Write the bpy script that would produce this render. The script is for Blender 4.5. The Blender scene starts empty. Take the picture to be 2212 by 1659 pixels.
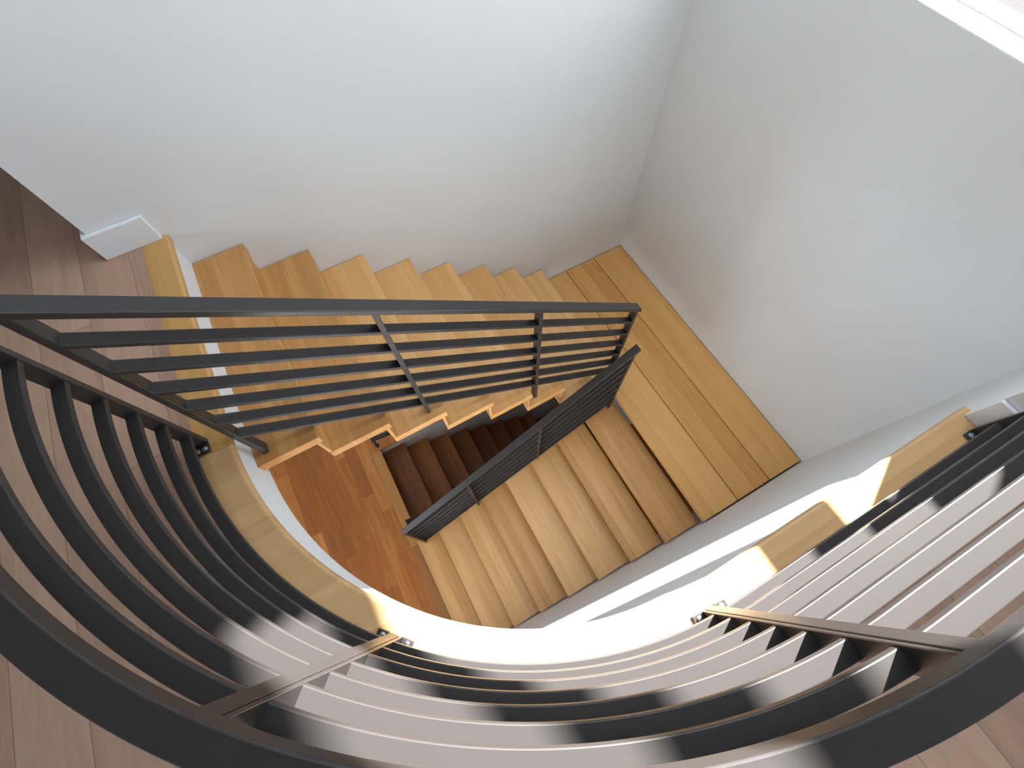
import bpy, bmesh, math, random
from mathutils import Matrix, Vector

random.seed(7)
sc = bpy.context.scene
C = sc.collection

# ------------------------------------------------------------------ dimensions (metres)
H = 0.1877                 # riser
G = 0.25                   # going
ZG = 0.0                   # lower floor
ZL = 9 * H                 # half landing
ZF = 18 * H                # upper floor
CAMZ = ZF + 1.5063
X0, Y0, YA = -0.704, 0.850, 1.987     # upper floor nosing, inner tread ends, back wall
XB = 2.131                 # right wall
YC = -0.285                # front wall of the stair well
CX, CY = 0.51, 0.928       # centre of the curved floor edge
R_NOSE, R_STRIP, R_FASC = 1.193, 1.305, 1.213
R_RAIL = 1.262
XD = -0.741                # nosing of the lower floor

# ------------------------------------------------------------------ camera
cam_d = bpy.data.cameras.new('camera')
cam_d.sensor_width = 36.0
cam_d.lens = 965.83 / 2212 * 36.0
cam_d.clip_start = 0.02
cam = bpy.data.objects.new('camera', cam_d)
C.objects.link(cam)
Rm = [[0.8742268246949851, -0.4849723925551598, -0.023005161226298233],
      [-0.4519290721924366, -0.7955153759133634, -0.403627799330898],
      [0.17744738006239333, 0.36325895053631385, -0.9146340044871766]]
r_, d_, f_ = Vector(Rm[0]), Vector(Rm[1]), Vector(Rm[2])
M = Matrix((( r_.x, -d_.x, -f_.x, 0.0),
            ( r_.y, -d_.y, -f_.y, 0.0),
            ( r_.z, -d_.z, -f_.z, CAMZ),
            (0, 0, 0, 1)))
cam.matrix_world = M
sc.camera = cam

# ------------------------------------------------------------------ sky and sun
w = bpy.data.worlds.new('sky')
sc.world = w
w.use_nodes = True
bg = w.node_tree.nodes['Background']
bg.inputs[0].default_value = (0.76, 0.88, 1.0, 1)
bg.inputs[1].default_value = 15.0
sun_d = bpy.data.lights.new('sun', 'SUN')
sun_d.energy = 140.0
sun_d.angle = math.radians(0.9)
sun_d.color = (1.0, 0.975, 0.94)
sun = bpy.data.objects.new('sun', sun_d)
C.objects.link(sun)
sun.rotation_euler = Vector((1.0, 0.475, 1.0)).to_track_quat('Z', 'Y').to_euler()
sun.location = (6, 3, 9)

vs = sc.view_settings
vs.view_transform = 'Standard'
vs.look = 'None'
vs.gamma = 1.0
vs.use_curve_mapping = False
vs.exposure = -0.72
sc.cycles.use_denoising = True
sc.cycles.max_bounces = 10
sc.cycles.diffuse_bounces = 7
sc.cycles.glossy_bounces = 4
sc.cycles.transparent_max_bounces = 8
sc.cycles.caustics_reflective = False
sc.cycles.caustics_refractive = False
sc.cycles.sample_clamp_indirect = 6.0

def portal(name, loc, rot, sx, sy):
    l = bpy.data.lights.new(name, 'AREA')
    l.shape = 'RECTANGLE'
    l.size, l.size_y = sx, sy
    l.cycles.is_portal = True
    o = bpy.data.objects.new(name, l)
    o.location = loc
    o.rotation_euler = rot
    C.objects.link(o)

# ------------------------------------------------------------------ node helpers
def srgb(r, g, b):
    def f(c):
        c /= 255.0
        return c / 12.92 if c <= 0.04045 else ((c + 0.055) / 1.055) ** 2.4
    return (f(r), f(g), f(b), 1.0)

class NT:
    def __init__(s, name):
        s.m = bpy.data.materials.new(name)
        s.m.use_nodes = True
        s.t = s.m.node_tree
        s.b = s.t.nodes['Principled BSDF']
    def n(s, kind, **kw):
        nd = s.t.nodes.new(kind)
        for k, v in kw.items():
            setattr(nd, k, v)
        return nd
    def l(s, a, b):
        s.t.links.new(a, b)
    def val(s, x):
        return x
    def math(s, op, a, b=None, c=None):
        nd = s.n('ShaderNodeMath', operation=op)
        for i, v in enumerate((a, b, c)):
            if v is None:
                continue
            if isinstance(v, (int, float)):
                nd.inputs[i].default_value = v
            else:
                s.l(v, nd.inputs[i])
        return nd.outputs[0]
    def comb(s, x, y, z):
        nd = s.n('ShaderNodeCombineXYZ')
        for i, v in enumerate((x, y, z)):
            if isinstance(v, (int, float)):
                nd.inputs[i].default_value = v
            else:
                s.l(v, nd.inputs[i])
        return nd.outputs[0]
    def noise(s, vec, scale, detail=4, rough=0.55, dist=0.0):
        nd = s.n('ShaderNodeTexNoise')
        nd.inputs['Scale'].default_value = scale
        nd.inputs['Detail'].default_value = detail
        nd.inputs['Roughness'].default_value = rough
        nd.inputs['Distortion'].default_value = dist
        s.l(vec, nd.inputs['Vector'])
        return nd.outputs['Fac']
    def rand(s, vec):
        nd = s.n('ShaderNodeTexWhiteNoise', noise_dimensions='3D')
        s.l(vec, nd.inputs['Vector'])
        return nd.outputs['Value']
    def ramp(s, fac, stops):
        nd = s.n('ShaderNodeValToRGB')
        cr = nd.color_ramp
        while len(cr.elements) < len(stops):
            cr.elements.new(0.5)
        for e, (p, c) in zip(cr.elements, stops):
            e.position = p
            e.color = c
        s.l(fac, nd.inputs[0])
        return nd.outputs[0]
    def mix(s, kind, fac, a, b):
        nd = s.n('ShaderNodeMix', data_type='RGBA', blend_type=kind)
        for i, v in ((0, fac), (6, a), (7, b)):
            if isinstance(v, (int, float, tuple)):
                nd.inputs[i].default_value = v
            else:
                s.l(v, nd.inputs[i])
        return nd.outputs[2]

def mat_plain(name, col, rough=0.6, metal=0.0, spec=0.5, bump=0.0, bscale=200):
    t = NT(name)
    t.b.inputs['Base Color'].default_value = col
    t.b.inputs['Roughness'].default_value = rough
    t.b.inputs['Metallic'].default_value = metal
    t.b.inputs['Specular IOR Level'].default_value = spec
    g = t.n('ShaderNodeNewGeometry')
    f = t.noise(g.outputs['Position'], 1.3, 3)
    c = t.mix('MULTIPLY', 1.0, col, t.ramp(f, [(0.3, (0.96, 0.96, 0.96, 1)), (0.7, (1, 1, 1, 1))]))
    t.l(c, t.b.inputs['Base Color'])
    if bump:
        bn = t.n('ShaderNodeBump')
        bn.inputs['Strength'].default_value = bump
        bn.inputs['Distance'].default_value = 0.002
        t.l(t.noise(g.outputs['Position'], bscale, 3), bn.inputs['Height'])
        t.l(bn.outputs[0], t.b.inputs['Normal'])
    return t.m

def mat_wood(name, dark, mid, light, stave=0.07, along='y', rough=0.42, knots=0.0, var=0.2, ovar=0.42):
    """edge-glued board: staves side by side, grain along one axis"""
    t = NT(name)
    tc = t.n('ShaderNodeTexCoord')
    oi = t.n('ShaderNodeObjectInfo')
    sep = t.n('ShaderNodeSeparateXYZ')
    t.l(tc.outputs['Object'], sep.inputs[0])
    a, b = (sep.outputs[1], sep.outputs[0]) if along == 'y' else (sep.outputs[0], sep.outputs[1])
    rnd = t.math('MULTIPLY', oi.outputs['Random'], 37.0)
    idx = t.math('FLOOR', t.math('ADD', t.math('DIVIDE', b, stave), t.math('MULTIPLY', oi.outputs['Random'], 0.9)))
    r1 = t.rand(t.comb(idx, rnd, 1.0))
    vec = t.comb(t.math('MULTIPLY', b, 9.0), t.math('ADD', t.math('MULTIPLY', a, 0.55), t.math('MULTIPLY', r1, 9.0)),
                 t.math('ADD', rnd, t.math('MULTIPLY', sep.outputs[2], 9.0)))
    f1 = t.noise(vec, 2.2, 5, 0.6, 0.35)
    vec2 = t.comb(t.math('MULTIPLY', b, 60.0), t.math('MULTIPLY', a, 1.4), rnd)
    f2 = t.noise(vec2, 3.0, 3, 0.6, 0.1)
    f = t.math('ADD', t.math('MULTIPLY', f1, 0.65), t.math('ADD', t.math('MULTIPLY', f2, 0.22), t.math('MULTIPLY', r1, var)))
    f = t.math('ADD', f, t.math('MULTIPLY', t.math('SUBTRACT', oi.outputs['Random'], 0.5), ovar))
    c = t.ramp(f, [(0.22, dark), (0.52, mid), (0.85, light)])
    if knots:
        kv = t.comb(t.math('MULTIPLY', b, 2.2), t.math('MULTIPLY', a, 1.1), rnd)
        vo = t.n('ShaderNodeTexVoronoi')
        vo.inputs['Scale'].default_value = 2.6
        t.l(kv, vo.inputs['Vector'])
        k = t.ramp(vo.outputs['Distance'], [(0.0, (0.35, 0.25, 0.18, 1)), (0.045, (1, 1, 1, 1))])
        c = t.mix('MULTIPLY', knots, c, k)
    t.l(c, t.b.inputs['Base Color'])
    t.b.inputs['Roughness'].default_value = rough
    t.b.inputs['Specular IOR Level'].default_value = 0.35
    return t.m

def mat_planks(name, dark, mid, light, width, length, x_off, rough=0.45, joint=0.5, warm=0.25):
    """boards running along y with butt joints"""
    t = NT(name)
    g = t.n('ShaderNodeNewGeometry')
    sep = t.n('ShaderNodeSeparateXYZ')
    t.l(g.outputs['Position'], sep.inputs[0])
    x, y = sep.outputs[0], sep.outputs[1]
    u = t.math('DIVIDE', t.math('SUBTRACT', x, x_off), width)
    i = t.math('FLOOR', u)
    ri = t.rand(t.comb(i, 3.0, 5.0))
    v = t.math('ADD', t.math('DIVIDE', y, length), t.math('MULTIPLY', ri, 5.0))
    j = t.math('FLOOR', v)
    r = t.rand(t.comb(i, j, 2.0))
    vec = t.comb(t.math('MULTIPLY', x, 7.0), t.math('ADD', t.math('MULTIPLY', y, 0.8), t.math('MULTIPLY', r, 20.0)), t.math('MULTIPLY', r, 9.0))
    f1 = t.noise(vec, 2.0, 6, 0.62, 0.9)
    f2 = t.noise(t.comb(t.math('MULTIPLY', x, 45.0), t.math('MULTIPLY', y, 1.5), r), 3.0, 3, 0.6, 0.2)
    f = t.math('ADD', t.math('MULTIPLY', f1, 0.62), t.math('ADD', t.math('MULTIPLY', f2, 0.22), t.math('MULTIPLY', r, warm)))
    c = t.ramp(f, [(0.2, dark), (0.55, mid), (0.9, light)])
    vo = t.n('ShaderNodeTexVoronoi')
    vo.inputs['Scale'].default_value = 1.9
    t.l(t.comb(t.math('MULTIPLY', x, 2.0), t.math('MULTIPLY', y, 1.0), 0.0), vo.inputs['Vector'])
    c = t.mix('MULTIPLY', 0.8, c, t.ramp(vo.outputs['Distance'], [(0.0, (0.25, 0.17, 0.12, 1)), (0.05, (1, 1, 1, 1))]))
    fu = t.math('FRACT', u)
    eu = t.math('MINIMUM', fu, t.math('SUBTRACT', 1.0, fu))
    lu = t.math('LESS_THAN', eu, 0.0016 / width)
    fv = t.math('FRACT', v)
    ev = t.math('MINIMUM', fv, t.math('SUBTRACT', 1.0, fv))
    lv = t.math('LESS_THAN', ev, 0.0016 / length)
    ln = t.math('MULTIPLY', t.math('MAXIMUM', lu, lv), joint)
    c = t.mix('MIX', ln, c, (0.05, 0.03, 0.02, 1))
    t.l(c, t.b.inputs['Base Color'])
    t.b.inputs['Roughness'].default_value = rough
    t.b.inputs['Specular IOR Level'].default_value = 0.35
    return t.m

MAT = {}
MAT['wall'] = mat_plain('painted_wall', srgb(216, 218, 218), 0.75, bump=0.12, bscale=90)
MAT['ceiling'] = mat_plain('browned_ceiling', srgb(122, 106, 96), 0.8)  # unseen ceiling, browned to darken what the rails reflect
MAT['trimw'] = mat_plain('white_trim', srgb(224, 226, 228), 0.5)
MAT['metal'] = mat_plain('dark_bronze_metal', srgb(45.5, 43.2, 42.5), 0.33, 0.0, 0.27)
MAT['steel'] = mat_plain('zinc_bolt', srgb(190, 195, 200), 0.28, 1.0)
MAT['tread'] = mat_wood('oak_tread', srgb(156, 108, 57), srgb(184, 138, 83), srgb(202, 161, 108), 0.075)
MAT['board'] = mat_wood('oak_landing_board', srgb(160, 112, 56), srgb(182, 136, 76), srgb(196, 152, 94), 0.09, knots=0.4, ovar=0.15)
MAT['nosing'] = mat_wood('oak_nosing', srgb(160, 124, 84), srgb(178, 142, 98), srgb(192, 157, 112), 0.06, along='x', knots=0.3)
MAT['nosing_y'] = mat_wood('oak_nosing_long', srgb(156, 114, 62), srgb(178, 136, 80), srgb(194, 154, 100), 0.06, along='y')
MAT['floor_up'] = mat_planks('upper_oak_floor', srgb(128, 99, 80), srgb(163, 132, 112), srgb(186, 156, 134), 0.195, 1.9, -1.05)
MAT['floor_lo'] = mat_planks('lower_oak_floor', srgb(104, 58, 18), srgb(146, 88, 32), srgb(186, 128, 64), 0.127, 1.5, -0.857, rough=0.38, warm=0.30)
MAT['nosing_low'] = mat_wood('oak_nosing_lower', srgb(128, 86, 40), srgb(152, 106, 54), srgb(170, 124, 68), 0.06)
MAT['tread_shaded'] = mat_wood('shaded_oak_tread', srgb(104, 62, 30), srgb(132, 82, 42), srgb(150, 98, 54), 0.075)  # browner copy of the tread oak; basement dimness put into the colour
MAT['ground'] = mat_plain('outside_paving', srgb(24, 19, 18), 0.95, spec=0.1)
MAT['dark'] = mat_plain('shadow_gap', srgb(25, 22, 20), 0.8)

def mat_glass():
    t = NT('window_glass')
    t.t.nodes.remove(t.b)
    out = t.t.nodes['Material Output']
    tr = t.n('ShaderNodeBsdfTransparent')
    gl = t.n('ShaderNodeBsdfGlossy')
    gl.inputs['Roughness'].default_value = 0.02
    mx = t.n('ShaderNodeMixShader')
    mx.inputs[0].default_value = 0.06
    t.l(tr.outputs[0], mx.inputs[1])
    t.l(gl.outputs[0], mx.inputs[2])
    t.l(mx.outputs[0], out.inputs[0])
    return t.m
MAT['glass'] = mat_glass()

# ------------------------------------------------------------------ mesh helpers
def box(bm, x0, x1, y0, y1, z0, z1):
    vs_ = [bm.verts.new((x, y, z)) for z in (z0, z1) for y in (y0, y1) for x in (x0, x1)]
    for f in ((0, 2, 3, 1), (4, 5, 7, 6), (0, 1, 5, 4), (2, 6, 7, 3), (0, 4, 6, 2), (1, 3, 7, 5)):
        bm.faces.new([vs_[i] for i in f])
    return vs_

def sheared(bm, x0, x1, y0, y1, zt, th, slope):
    """bar along x whose top follows zt(x) = zt - slope*(x-x0), vertical ends"""
    za, zb = zt, zt - slope * (x1 - x0)
    co = [(x0, y0, za - th), (x1, y0, zb - th), (x0, y1, za - th), (x1, y1, zb - th),
          (x0, y0, za), (x1, y0, zb), (x0, y1, za), (x1, y1, zb)]
    v = [bm.verts.new(c) for c in co]
    for f in ((0, 2, 3, 1), (4, 5, 7, 6), (0, 1, 5, 4), (2, 6, 7, 3), (0, 4, 6, 2), (1, 3, 7, 5)):
        bm.faces.new([v[i] for i in f])

def cyl(bm, c, ax, r, L, n=20):
    ax = Vector(ax).normalized()
    q = ax.to_track_quat('Z', 'Y')
    rings = []
    for k in (0, 1):
        rings.append([bm.verts.new(Vector(c) + q @ Vector((r * math.cos(2 * math.pi * i / n), r * math.sin(2 * math.pi * i / n), L * k))) for i in range(n)])
    for i in range(n):
        bm.faces.new((rings[0][i], rings[0][(i + 1) % n], rings[1][(i + 1) % n], rings[1][i]))
    bm.faces.new(list(reversed(rings[0])))
    bm.faces.new(rings[1])

def path(R, ys, xe, n=72):
    """the plan line of the opening edge at radius R: straight, quarter circle, straight"""
    pts = []
    if ys > CY:
        m = 6
        for i in range(m):
            pts.append((CX - R, ys + (CY - ys) * i / m))
    a0 = math.pi if ys >= CY else math.pi + math.asin((CY - ys) / R)
    for i in range(n + 1):
        a = a0 + (1.5 * math.pi - a0) * i / n
        pts.append((CX + R * math.cos(a), CY + R * math.sin(a)))
    m = 8
    for i in range(1, m + 1):
        pts.append((CX + (xe - CX) * i / m, CY - R))
    return pts

def ring(bm, Ra, Rb, ys, xe, z0, z1, n=72, round_in=0.0):
    """strip between two radii; optional rounded inner-top arris"""
    prof = []
    if round_in > 0:
        r = round_in
        prof.append((Ra, z0))
        for i in range(7):
            a = math.pi / 2 * i / 6
            prof.append((Ra + r - r * math.cos(a), z1 - r + r * math.sin(a)))
        prof += [(Rb, z1), (Rb, z0)]
    else:
        prof = [(Ra, z0), (Ra, z1), (Rb, z1), (Rb, z0)]
    rows = []
    for (R, z) in prof:
        rows.append([bm.verts.new((p[0], p[1], z)) for p in path(R, ys, xe, n)])
    k = len(prof)
    for a in range(k):
        A, B = rows[a], rows[(a + 1) % k]
        for i in range(len(A) - 1):
            bm.faces.new((A[i], A[i + 1], B[i + 1], B[i]))
    bm.faces.new([r[0] for r in rows])
    bm.faces.new([r[-1] for r in reversed(rows)])

def obj(name, bm, mat, parent=None, bevel=0.0, seg=2, smooth=False):
    bmesh.ops.recalc_face_normals(bm, faces=bm.faces[:])
    me = bpy.data.meshes.new(name)
    bm.to_mesh(me)
    bm.free()
    me.materials.append(mat)
    o = bpy.data.objects.new(name, me)
    C.objects.link(o)
    if parent is not None:
        o.parent = parent
        o.matrix_parent_inverse = parent.matrix_basis.inverted()
    if bevel:
        b = o.modifiers.new('bevel', 'BEVEL')
        b.width = bevel
        b.segments = seg
        b.limit_method = 'ANGLE'
        b.angle_limit = math.radians(40)
    if smooth:
        for p in me.polygons:
            p.use_smooth = True
    return o

def thing(name, label, cat, loc=(0, 0, 0), group=None):
    o = bpy.data.objects.new(name, None)
    o.empty_display_size = 0.1
    C.objects.link(o)
    o.location = loc
    o['label'] = label
    o['category'] = cat
    if group:
        o['group'] = group
    bpy.context.view_layer.update()
    return o

def struct(name, bm, mat, bevel=0.0, label=None, parent=None):
    o = obj(name, bm, mat, parent, bevel)
    o['kind'] = 'structure'
    if label:
        o['label'] = label
    return o

def B(*a):
    bm = bmesh.new()
    box(bm, *a)
    return bm

# ================================================================== ROOM SHELL
ZC = CAMZ + 2.05           # ceiling
BOT = -9 * H - 0.3
XW, YW, YH = -4.2, -3.4, 4.6

# --- back wall (beside the upper flight); its outer corner stands at x = -0.92
bm = bmesh.new()
box(bm, -0.92, XB + 0.27, YA, YA + 0.20, ZF - 0.284, ZC)
box(bm, -0.50, XB + 0.27, YA, YA + 0.20, 0.0, ZF - 0.284)
box(bm, -1.05, XB + 0.27, YA, YA + 0.20, BOT, -0.0285)
struct('wall_back', bm, MAT['wall'])

# --- right wall with the tall window
WY0, WY1 = 0.148, 1.60
WZ0, WZ1 = CAMZ - 0.93, CAMZ + 1.96
XO = XB + 0.24
bm = bmesh.new()
box(bm, XB, XO, -0.285, WY0, BOT, ZC)
box(bm, XB, XO, WY1, YA, BOT, ZC)
box(bm, XB, XO, WY0, WY1, BOT, WZ0)
box(bm, XB, XO, WY0, WY1, WZ1, ZC)
struct('wall_right', bm, MAT['wall'])

# --- front wall of the stair well, below and beside the upper floor
bm = bmesh.new()
box(bm, XD - 0.3, XO, YC - 0.2, YC, BOT, ZF - 0.285)
box(bm, 1.64, XO, YC - 0.2, YC, ZF - 0.284, ZC)
box(bm, 1.62, 1.82, YW, YC - 0.2, ZF, ZC)
box(bm, 1.62, 1.64, YC - 0.2, YC, ZF, ZC)
struct('wall_front', bm, MAT['wall'])

# --- outer walls of the upper storey with big openings (behind the camera)
bm = bmesh.new()
box(bm, XW - 0.2, XW, YW, YH, 0.0, 1.4)
box(bm, XW - 0.2, XW, YW, -0.2, 1.4, 2.8)
box(bm, XW - 0.2, XW, 1.8, YH, 1.4, 2.8)
box(bm, XW - 0.2, XW, YW, -2.6, 2.8, ZC)
box(bm, XW - 0.2, XW, -1.2, YH, 2.8, ZC)
box(bm, XW - 0.2, XW, -2.6, -1.2, 2.8, ZF + 1.2)
box(bm, XW - 0.2, XW, -2.6, -1.2, ZF + 2.2, ZC)
struct('wall_left', bm, MAT['wall'])
bm = bmesh.new()
box(bm, XW - 0.2, -1.0, YW - 0.2, YW, 0.0, ZC)
box(bm, 0.7, 1.82, YW - 0.2, YW, 0.0, ZC)
box(bm, -1.0, 0.7, YW - 0.2, YW, 0.0, ZF + 1.2)
box(bm, -1.0, 0.7, YW - 0.2, YW, ZF + 2.2, ZC)
struct('wall_rear', bm, MAT['wall'])
bm = bmesh.new()
box(bm, XW - 0.2, XO, YH, YH + 0.2, 0.0, ZC)
box(bm, XO - 0.2, XO, YA + 0.2, YH, 0.0, ZC)
struct('wall_hall', bm, MAT['wall'])
portal('daylight_left', (XW - 0.1, -1.9, ZF + 1.7), (0, math.radians(-90), 0), 1.4, 1.4)
portal('daylight_added_lower', (XW - 0.1, 0.8, 2.1), (0, math.radians(-90), 0), 1.4, 2.0)  # unseen lower opening, added to brighten the landing and lower walls
portal('daylight_rear', (-0.15, YW - 0.1, ZF + 1.6), (math.radians(90), 0, 0), 1.7, 1.4)
portal('daylight_stair_window', (XB + 0.2, (WY0 + WY1) / 2, (WZ0 + WZ1) / 2), (0, math.radians(90), 0), WZ1 - WZ0, WY1 - WY0)
SX0, SX1, SY0, SY1, SZ = -0.35, 2.0, 0.0, 1.9, ZC + 1.7  # unseen skylight and shaft, added to send light down onto the treads
bm = bmesh.new()
box(bm, XW - 0.2, SX0, YW - 0.2, YH + 0.2, ZC, ZC + 0.2)
box(bm, SX1, XO, YW - 0.2, YH + 0.2, ZC, ZC + 0.2)
box(bm, SX0, SX1, YW - 0.2, SY0, ZC, ZC + 0.2)
box(bm, SX0, SX1, SY1, YH + 0.2, ZC, ZC + 0.2)
struct('ceiling', bm, MAT['ceiling'])
bm = bmesh.new()
box(bm, SX0 - 0.2, SX0, SY0 - 0.2, SY1 + 0.2, ZC + 0.2, SZ)
box(bm, SX1, SX1 + 0.2, SY0 - 0.2, SY1 + 0.2, ZC + 0.2, SZ)
box(bm, SX0, SX1, SY0 - 0.2, SY0, ZC + 0.2, SZ)
box(bm, SX0, SX1, SY1, SY1 + 0.2, ZC + 0.2, SZ)
struct('wall_added_shaft', bm, MAT['wall'])
portal('daylight_added_skylight', ((SX0 + SX1) / 2, (SY0 + SY1) / 2, SZ - 0.05), (0, 0, 0), SX1 - SX0, SY1 - SY0)
box_b = bmesh.new()
for q in ((SX0, SX1, SY0, SY0 + 0.05), (SX0, SX1, SY1 - 0.05, SY1), (SX0, SX0 + 0.05, SY0 + 0.05, SY1 - 0.05), (SX1 - 0.05, SX1, SY0 + 0.05, SY1 - 0.05)):
    box(box_b, *q, SZ, SZ + 0.06)
sky_w = obj('added_skylight', box_b, MAT['trimw'])
sky_w['kind'] = 'structure'
obj('pane', B(SX0 + 0.05, SX1 - 0.05, SY0 + 0.05, SY1 - 0.05, SZ + 0.025, SZ + 0.031), MAT['glass'], sky_w)

# --- upper floor: slab, boards, oak edge strip
def floor_poly(bm, R, z):
    pts = path(R, YA, 1.64)
    pts += [(1.64, YW), (XW, YW), (XW, YH), (-0.92, YH), (-0.92, YA)]
    out = []
    for p in pts:
        if not out or (Vector(p) - Vector(out[-1])).length > 1e-5:
            out.append(p)
    return [bm.verts.new((p[0], p[1], z)) for p in out]
def slab(bm, R, z0, z1):
    a = floor_poly(bm, R, z0)
    b = floor_poly(bm, R, z1)
    bm.faces.new(a)
    bm.faces.new(b)
    for i in range(len(a)):
        j = (i + 1) % len(a)
        bm.faces.new((a[i], a[j], b[j], b[i]))
bm = bmesh.new()
slab(bm, R_FASC, ZF - 0.284, ZF - 0.030)
struct('trim_1', bm, MAT['wall'], label='white edge of the upper floor slab')
bm = bmesh.new()
slab(bm, R_STRIP, ZF - 0.030, ZF)
struct('floor_upper', bm, MAT['floor_up'])
bm = bmesh.new()
ring(bm, R_NOSE, R_STRIP - 0.001, 0.885, 1.64, ZF - 0.0295, ZF + 0.001, 96, round_in=0.011)
struct('trim_2', bm, MAT['nosing'], label='curved oak nosing along the upper floor edge')
bm = bmesh.new()
prof = [(CX - R_NOSE, -0.0295)] + [(CX - R_NOSE - 0.011 + 0.011 * math.cos(a), -0.010 + 0.011 * math.sin(a)) for a in [math.pi / 2 * i / 6 for i in range(7)]] + [(CX - R_STRIP, 0.001), (CX - R_STRIP, -0.0295)]
ra = [bm.verts.new((x, 0.887, ZF + z)) for x, z in prof]
rb = [bm.verts.new((x, YA - 0.003, ZF + z)) for x, z in prof]
for i in range(len(prof)):
    j = (i + 1) % len(prof)
    bm.faces.new((ra[i], ra[j], rb[j], rb[i]))
bm.faces.new(ra)
bm.faces.new(rb[::-1])
struct('trim_3', bm, MAT['nosing_y'], label='straight oak nosing at the head of the upper flight')

# --- lower floor with the opening of the basement flight
bm = bmesh.new()
box(bm, XW, XD - 0.116, YW, YH, -0.2, 0.0)
box(bm, XD - 0.116, XB, YW, Y0 - 0.02, -0.2, 0.0)
box(bm, XD - 0.116, -0.50, 1.9655, YH, -0.028, 0.0)
struct('floor', bm, MAT['floor_lo'])
bm = B(XD - 0.1155, XD, Y0 - 0.019, 1.964, -0.04, 0.0015)
struct('trim_4', bm, MAT['nosing_low'], 0.004, label='oak nosing strip of the lower floor')
bm = B(XD - 0.1155, XD + 0.004, -1.2, Y0 - 0.02, 0.0, 0.0016)
struct('trim_5', bm, MAT['nosing_low'], label='oak border strip under the lower flight')
struct('floor_basement', B(XD - 0.3, XB, Y0 - 1.2, YA, BOT - 0.1, BOT), MAT['floor_lo'])
struct('wall_basement', B(XD - 0.3, XB, Y0 - 1.2, Y0 - 1.0, BOT, -0.2), MAT['wall'])
struct('wall_basement_end', B(XD - 0.3, XD - 0.1, Y0 - 1.2, YA, BOT, -0.2), MAT['wall'])

# --- baseboards
bm = bmesh.new()
box(bm, -0.941, -0.704, YA - 0.021, YA - 0.001, ZF + 0.001, ZF + 0.128)
box(bm, -0.941, -0.921, YA - 0.001, YA + 0.22, ZF + 0.001, ZF + 0.128)
struct('baseboard_back', bm, MAT['trimw'], 0.002)
bm = bmesh.new()
box(bm, 1.603, 1.619, YW, YC, ZF + 0.0015, ZF + 0.135)
struct('baseboard_right', bm, MAT['trimw'], 0.002)

# --- window_1: white frame, two transoms, three panes, sill
win = B(XB + 0.002, XB + 0.113, WY0 + 0.001, WY1 - 0.001, WZ0 + 0.0005, WZ0 + 0.006)
win = obj('window_1', win, MAT['trimw'])
win['kind'] = 'structure'
fx0, fx1 = XB + 0.114, XB + 0.189
bm = bmesh.new()
box(bm, fx0, fx1, WY0 + 0.0005, WY1 - 0.0005, WZ0 + 0.0005, WZ0 + 0.018)
box(bm, fx0, fx1, WY0 + 0.0005, WY1 - 0.0005, WZ1 - 0.05, WZ1 - 0.0005)
box(bm, fx0, fx1, WY0 + 0.0005, WY0 + 0.045, WZ0 + 0.018, WZ1 - 0.05)
box(bm, fx0, fx1, WY1 - 0.05, WY1 - 0.0005, WZ0 + 0.018, WZ1 - 0.05)
obj('window_frame', bm, MAT['trimw'], win, 0.003)
tz = [(CAMZ - 0.18, CAMZ + 0.02), (CAMZ + 1.21, CAMZ + 1.41)]
for a, b in tz:
    obj('transom', B(XB + 0.069, XB + 0.189, WY0 + 0.001, WY1 - 0.001, a, b), MAT['trimw'], win, 0.003)
for a, b in ((WZ0 + 0.018, tz[0][0]), (tz[0][1], tz[1][0]), (tz[1][1], WZ1 - 0.05)):
    obj('pane', B(XB + 0.165, XB + 0.169, WY0 + 0.045, WY1 - 0.05, a, b), MAT['glass'], win)

obj('sun_stop_stile', B(XB + 0.114, XB + 0.164, WY1 - 0.16, WY1 - 0.051, WZ0 + 0.051, CAMZ - 0.181), MAT['trimw'], win, 0.003)  # stile added to keep sun off the upper flight's railing

# --- ground outside
struct('ground', B(XO + 0.02, 40, -30, 30, -0.25, -0.15), MAT['ground'])

# ================================================================== STAIRS
T = 0.053
def tread_mesh(name, mat, length, depth=G + 0.03, th=T):
    bm = B(-depth, 0, 0, length, -th, 0)
    o = obj(name, bm, mat, None, 0.003, 2)
    return o

def flight(name, label, first, n, nose_x, step_x, y0, y1, z0, riser=None):
    root = thing(name, label, 'stairs', (nose_x, (y0 + y1) / 2, z0))
    for k in range(1, n + 1):
        if k == 1:
            t = first
        else:
            t = first.copy()
            C.objects.link(t)
        t.parent = root
        t.matrix_parent_inverse = root.matrix_basis.inverted()
        t.location = (nose_x + k * step_x, y0, z0 - k * H)
        if riser is not None and k > 1:
            q = riser if k == 2 else riser.copy()
            if k > 2:
                C.objects.link(q)
            q.parent = root
            q.matrix_parent_inverse = root.matrix_basis.inverted()
            q.location = (nose_x + (k - 1) * step_x - 0.029, y0 + 0.004, z0 - k * H)
    return root

tr = tread_mesh('tread', MAT['tread'], YA - 0.004 - Y0)
up = flight('stair_flight', 'upper flight of pale oak open-riser treads against the tall white wall', tr, 8, X0, G, Y0, YA, ZF,
            obj('riser', B(0, 0.012, 0, YA - 0.008 - Y0 - 0.004, 0.0005, H - T - 0.0005), MAT['tread']))  # riser boards added to stop light leaking between the treads

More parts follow.
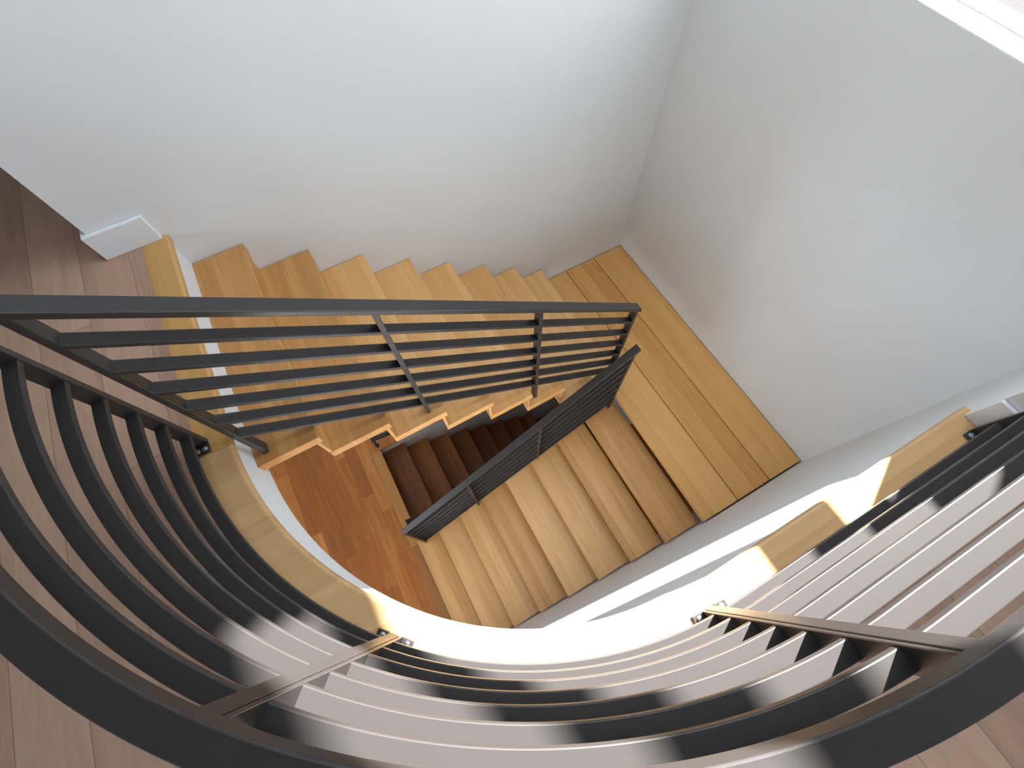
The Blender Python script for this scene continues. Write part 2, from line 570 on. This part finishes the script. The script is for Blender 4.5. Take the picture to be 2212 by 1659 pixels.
# lower flight descends towards -x: the nosing is on the -x side
XL = 1.268
bm = B(0, G + 0.03, YC + 0.012, 0.835, -T, 0)
tl = obj('tread', bm, MAT['tread'], None, 0.003, 2)
lo = thing('stair_flight', 'lower flight of oak treads running down from the half landing to the orange-brown floor', 'stairs', (XL, 0.28, ZL))
for k in range(1, 9):
    t = tl if k == 1 else tl.copy()
    if k > 1:
        C.objects.link(t)
    t.parent = lo
    t.matrix_parent_inverse = lo.matrix_basis.inverted()
    t.location = (XL - k * 0.2518, 0, ZL - k * H)

td = tread_mesh('tread', MAT['tread_shaded'], YA - 0.004 - Y0)
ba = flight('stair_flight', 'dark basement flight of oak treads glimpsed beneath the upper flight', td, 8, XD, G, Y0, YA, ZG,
            obj('riser', B(0, 0.012, 0, YA - 0.008 - Y0 - 0.004, 0.0005, H - T - 0.0005), MAT['tread_shaded']))

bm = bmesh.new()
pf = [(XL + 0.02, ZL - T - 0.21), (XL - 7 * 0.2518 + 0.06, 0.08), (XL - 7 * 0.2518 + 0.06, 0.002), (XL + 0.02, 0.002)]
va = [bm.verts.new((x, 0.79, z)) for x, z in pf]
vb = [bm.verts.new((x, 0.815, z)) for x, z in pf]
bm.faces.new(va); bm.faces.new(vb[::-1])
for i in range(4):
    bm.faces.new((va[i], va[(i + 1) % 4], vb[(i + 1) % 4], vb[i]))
obj('light_block_panel', bm, MAT['dark'], lo)  # hidden dark panel, added to block light reaching the basement flight

# half landing of three wide boards
land = thing('stair_landing', 'oak half landing of three wide boards in the corner between the white walls', 'landing', (1.7, 0.85, ZL - T))
for i, (a, b, ya) in enumerate(((XL, 1.5525, YC + 0.012), (1.5575, 1.8395, YC + 0.012), (1.8445, XB - 0.006, YC + 0.012))):
    obj('landing_board', B(a, b, ya, YA - 0.006, ZL - T, ZL), MAT['board'], land, 0.0015, 1)
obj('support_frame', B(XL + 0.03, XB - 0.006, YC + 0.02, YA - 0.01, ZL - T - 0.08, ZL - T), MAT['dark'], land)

# ================================================================== RAILINGS
def straight_rail(name, label, x_posts, feet, yin, zt, xs, xe, slope, offs, wid=0.051, post_t=0.020, group=None):
    root = thing(name, label, 'railing', (x_posts[0], yin, feet[0]), group)
    bm = bmesh.new()
    sheared(bm, xs, xe, yin - 0.005, yin - 0.005 + wid, zt, 0.026, slope)
    obj('handrail', bm, MAT['metal'], root, 0.0025, 2)
    for px, pz in zip(x_posts, feet):
        bm = bmesh.new()
        top = zt - slope * (px - xs) - 0.020
        box(bm, px - post_t / 2, px + post_t / 2, yin, yin + 0.043, pz + 0.0005, top)
        obj('post', bm, MAT['metal'], root, 0.0015, 2)
    for o_ in offs:
        bm = bmesh.new()
        xa, xb = x_posts[0] + post_t / 2 - 0.004, x_posts[-1] - post_t / 2 + 0.004
        sheared(bm, xa, xb, yin - 0.002, yin + 0.038, zt - slope * (xa - xs) - o_ + 0.014, 0.017, slope)
        obj('rail_bar', bm, MAT['metal'], root, 0.0022, 2)
    return root

offs = [0.148 + 0.1325 * k for k in range(6)]
straight_rail('stair_railing', 'dark metal railing with flat bars along the open side of the upper flight',
              [-0.652, -0.029, 0.596, 1.235], [ZF - H, ZF - 3 * H, ZF - 6 * H, ZF - 8 * H],
              0.887, CAMZ - 0.673, -0.665, 1.262, 0.7527, offs)
straight_rail('stair_railing', 'dark metal railing with flat bars along the lower flight, steeply foreshortened',
              [-0.668, -0.041, 0.580, 1.232], [ZG + H, ZG + 3 * H, ZG + 6 * H, ZG + 8 * H],
              0.775, CAMZ - 3.808, -0.684, 1.262, -0.715, [0.138 + 0.1325 * k for k in range(6)], 0.050)
straight_rail('stair_railing', 'dark metal railing end of the basement flight, tucked behind the lower railing',
              [-0.652, -0.029, 0.596], [ZG - H, ZG - 3 * H, ZG - 6 * H],
              0.887, CAMZ - 0.673 - ZF, -0.665, 0.62, 0.7527, offs)

# --- curved guardrail
gr = thing('curved_guardrail', 'long curved dark metal guardrail with seven flat bars following the upper floor edge', 'railing', (-0.40, 0.05, ZF))
YP1, XP4 = 0.937, 1.585
bm = bmesh.new()
ring(bm, R_RAIL - 0.002, R_RAIL + 0.043, YP1 + 0.010, XP4 + 0.010, CAMZ - 0.649, CAMZ - 0.616, 96)
obj('handrail', bm, MAT['metal'], gr, 0.0035, 3, False)
for k in range(7):
    zt = CAMZ - 1.408 + 0.111 * k
    bm = bmesh.new()
    ring(bm, R_RAIL + 0.001, R_RAIL + 0.036, YP1 + 0.004, XP4 + 0.004, zt - 0.015, zt, 96)
    obj('rail_bar', bm, MAT['metal'], gr, 0.0022, 2)

def polar(R, a):
    return Vector((CX + R * math.cos(a), CY + R * math.sin(a), 0))
def oriented_box(bm, c, rad, tan, r0, r1, t0, t1, z0, z1):
    co = []
    for z in (z0, z1):
        for (r, t) in ((r0, t0), (r1, t0), (r1, t1), (r0, t1)):
            p = c + rad * r + tan * t
            co.append(bm.verts.new((p.x, p.y, z)))
    for f in ((0, 3, 2, 1), (4, 5, 6, 7), (0, 1, 5, 4), (1, 2, 6, 5), (2, 3, 7, 6), (3, 0, 4, 7)):
        bm.faces.new([co[i] for i in f])
a2, a3 = math.radians(223.8), math.radians(267.0)
posts = [(Vector((CX - R_RAIL, YP1, 0)), Vector((-1, 0, 0)), Vector((0, -1, 0)), (1,), 0),
         (polar(R_RAIL, a2), Vector((math.cos(a2), math.sin(a2), 0)), Vector((-math.sin(a2), math.cos(a2), 0)), (-1, 1), 1),
         (polar(R_RAIL, a3), Vector((math.cos(a3), math.sin(a3), 0)), Vector((-math.sin(a3), math.cos(a3), 0)), (-1, 1), -1),
         (Vector((XP4, CY - R_RAIL, 0)), Vector((0, -1, 0)), Vector((1, 0, 0)), (-1,), 0)]
for c, rad, tan, sides, twin in posts:
    hw = 0.020 if twin else 0.009
    bm = bmesh.new()
    if twin:      # a wide flat and the thin end plate of the curved panel, with a narrow joint
        q = sorted((-0.020 * twin, 0.0085 * twin))
        oriented_box(bm, c, rad, tan, -0.002, 0.042, q[0], q[1], ZF + 0.0015, CAMZ - 0.645)
        q = sorted((0.0115 * twin, 0.020 * twin))
        oriented_box(bm, c, rad, tan, -0.002, 0.042, q[0], q[1], ZF + 0.0015, CAMZ - 0.645)
    else:
        oriented_box(bm, c, rad, tan, -0.002, 0.042, -0.009, 0.009, ZF + 0.0015, CAMZ - 0.645)
    obj('post', bm, MAT['metal'], gr, 0.0015, 2)
    for s in sides:
        bm = bmesh.new()
        t0, t1 = (hw, hw + 0.038) if s > 0 else (-hw - 0.038, -hw)
        oriented_box(bm, c, rad, tan, -0.004, 0.050, t0, t1, ZF + 0.001, ZF + 0.009)
        pl = obj('base_plate', bm, MAT['metal'], gr, 0.003, 2)
        for rr in (0.011, 0.036):
            p = c + rad * rr + tan * (s * (hw + 0.019))
            bm = bmesh.new()
            cyl(bm, (p.x, p.y, ZF + 0.009), (0, 0, 1), 0.0095, 0.0025, 20)
            cyl(bm, (p.x, p.y, ZF + 0.0115), (0, 0, 1), 0.0065, 0.006, 6)
            obj('bolt', bm, MAT['steel'], pl, 0.001, 2)

# --- short round handrail end beside the basement flight
pr = thing('wall_handrail', 'short black round handrail end on a small bracket below the second tread', 'handrail', (-0.70, 1.93, 0.03))
bm = bmesh.new()
cyl(bm, (-0.715, 1.915, CAMZ - 4.405), (1, 0, -0.22), 0.025, 0.32, 24)
obj('rail', bm, MAT['metal'], pr, 0.003, 2)
bm = bmesh.new()
cyl(bm, (-0.700, 1.915, CAMZ - 4.42), (-0.05, -0.10, -1), 0.013, 0.17, 16)
obj('bracket', bm, MAT['metal'], pr, 0.002, 2)
bm = bmesh.new()
cyl(bm, (-0.704, 1.904, CAMZ - 4.56), (0.0, -0.3, -1), 0.022, 0.03, 20)
obj('cover_plate', bm, MAT['metal'], pr, 0.002, 2)
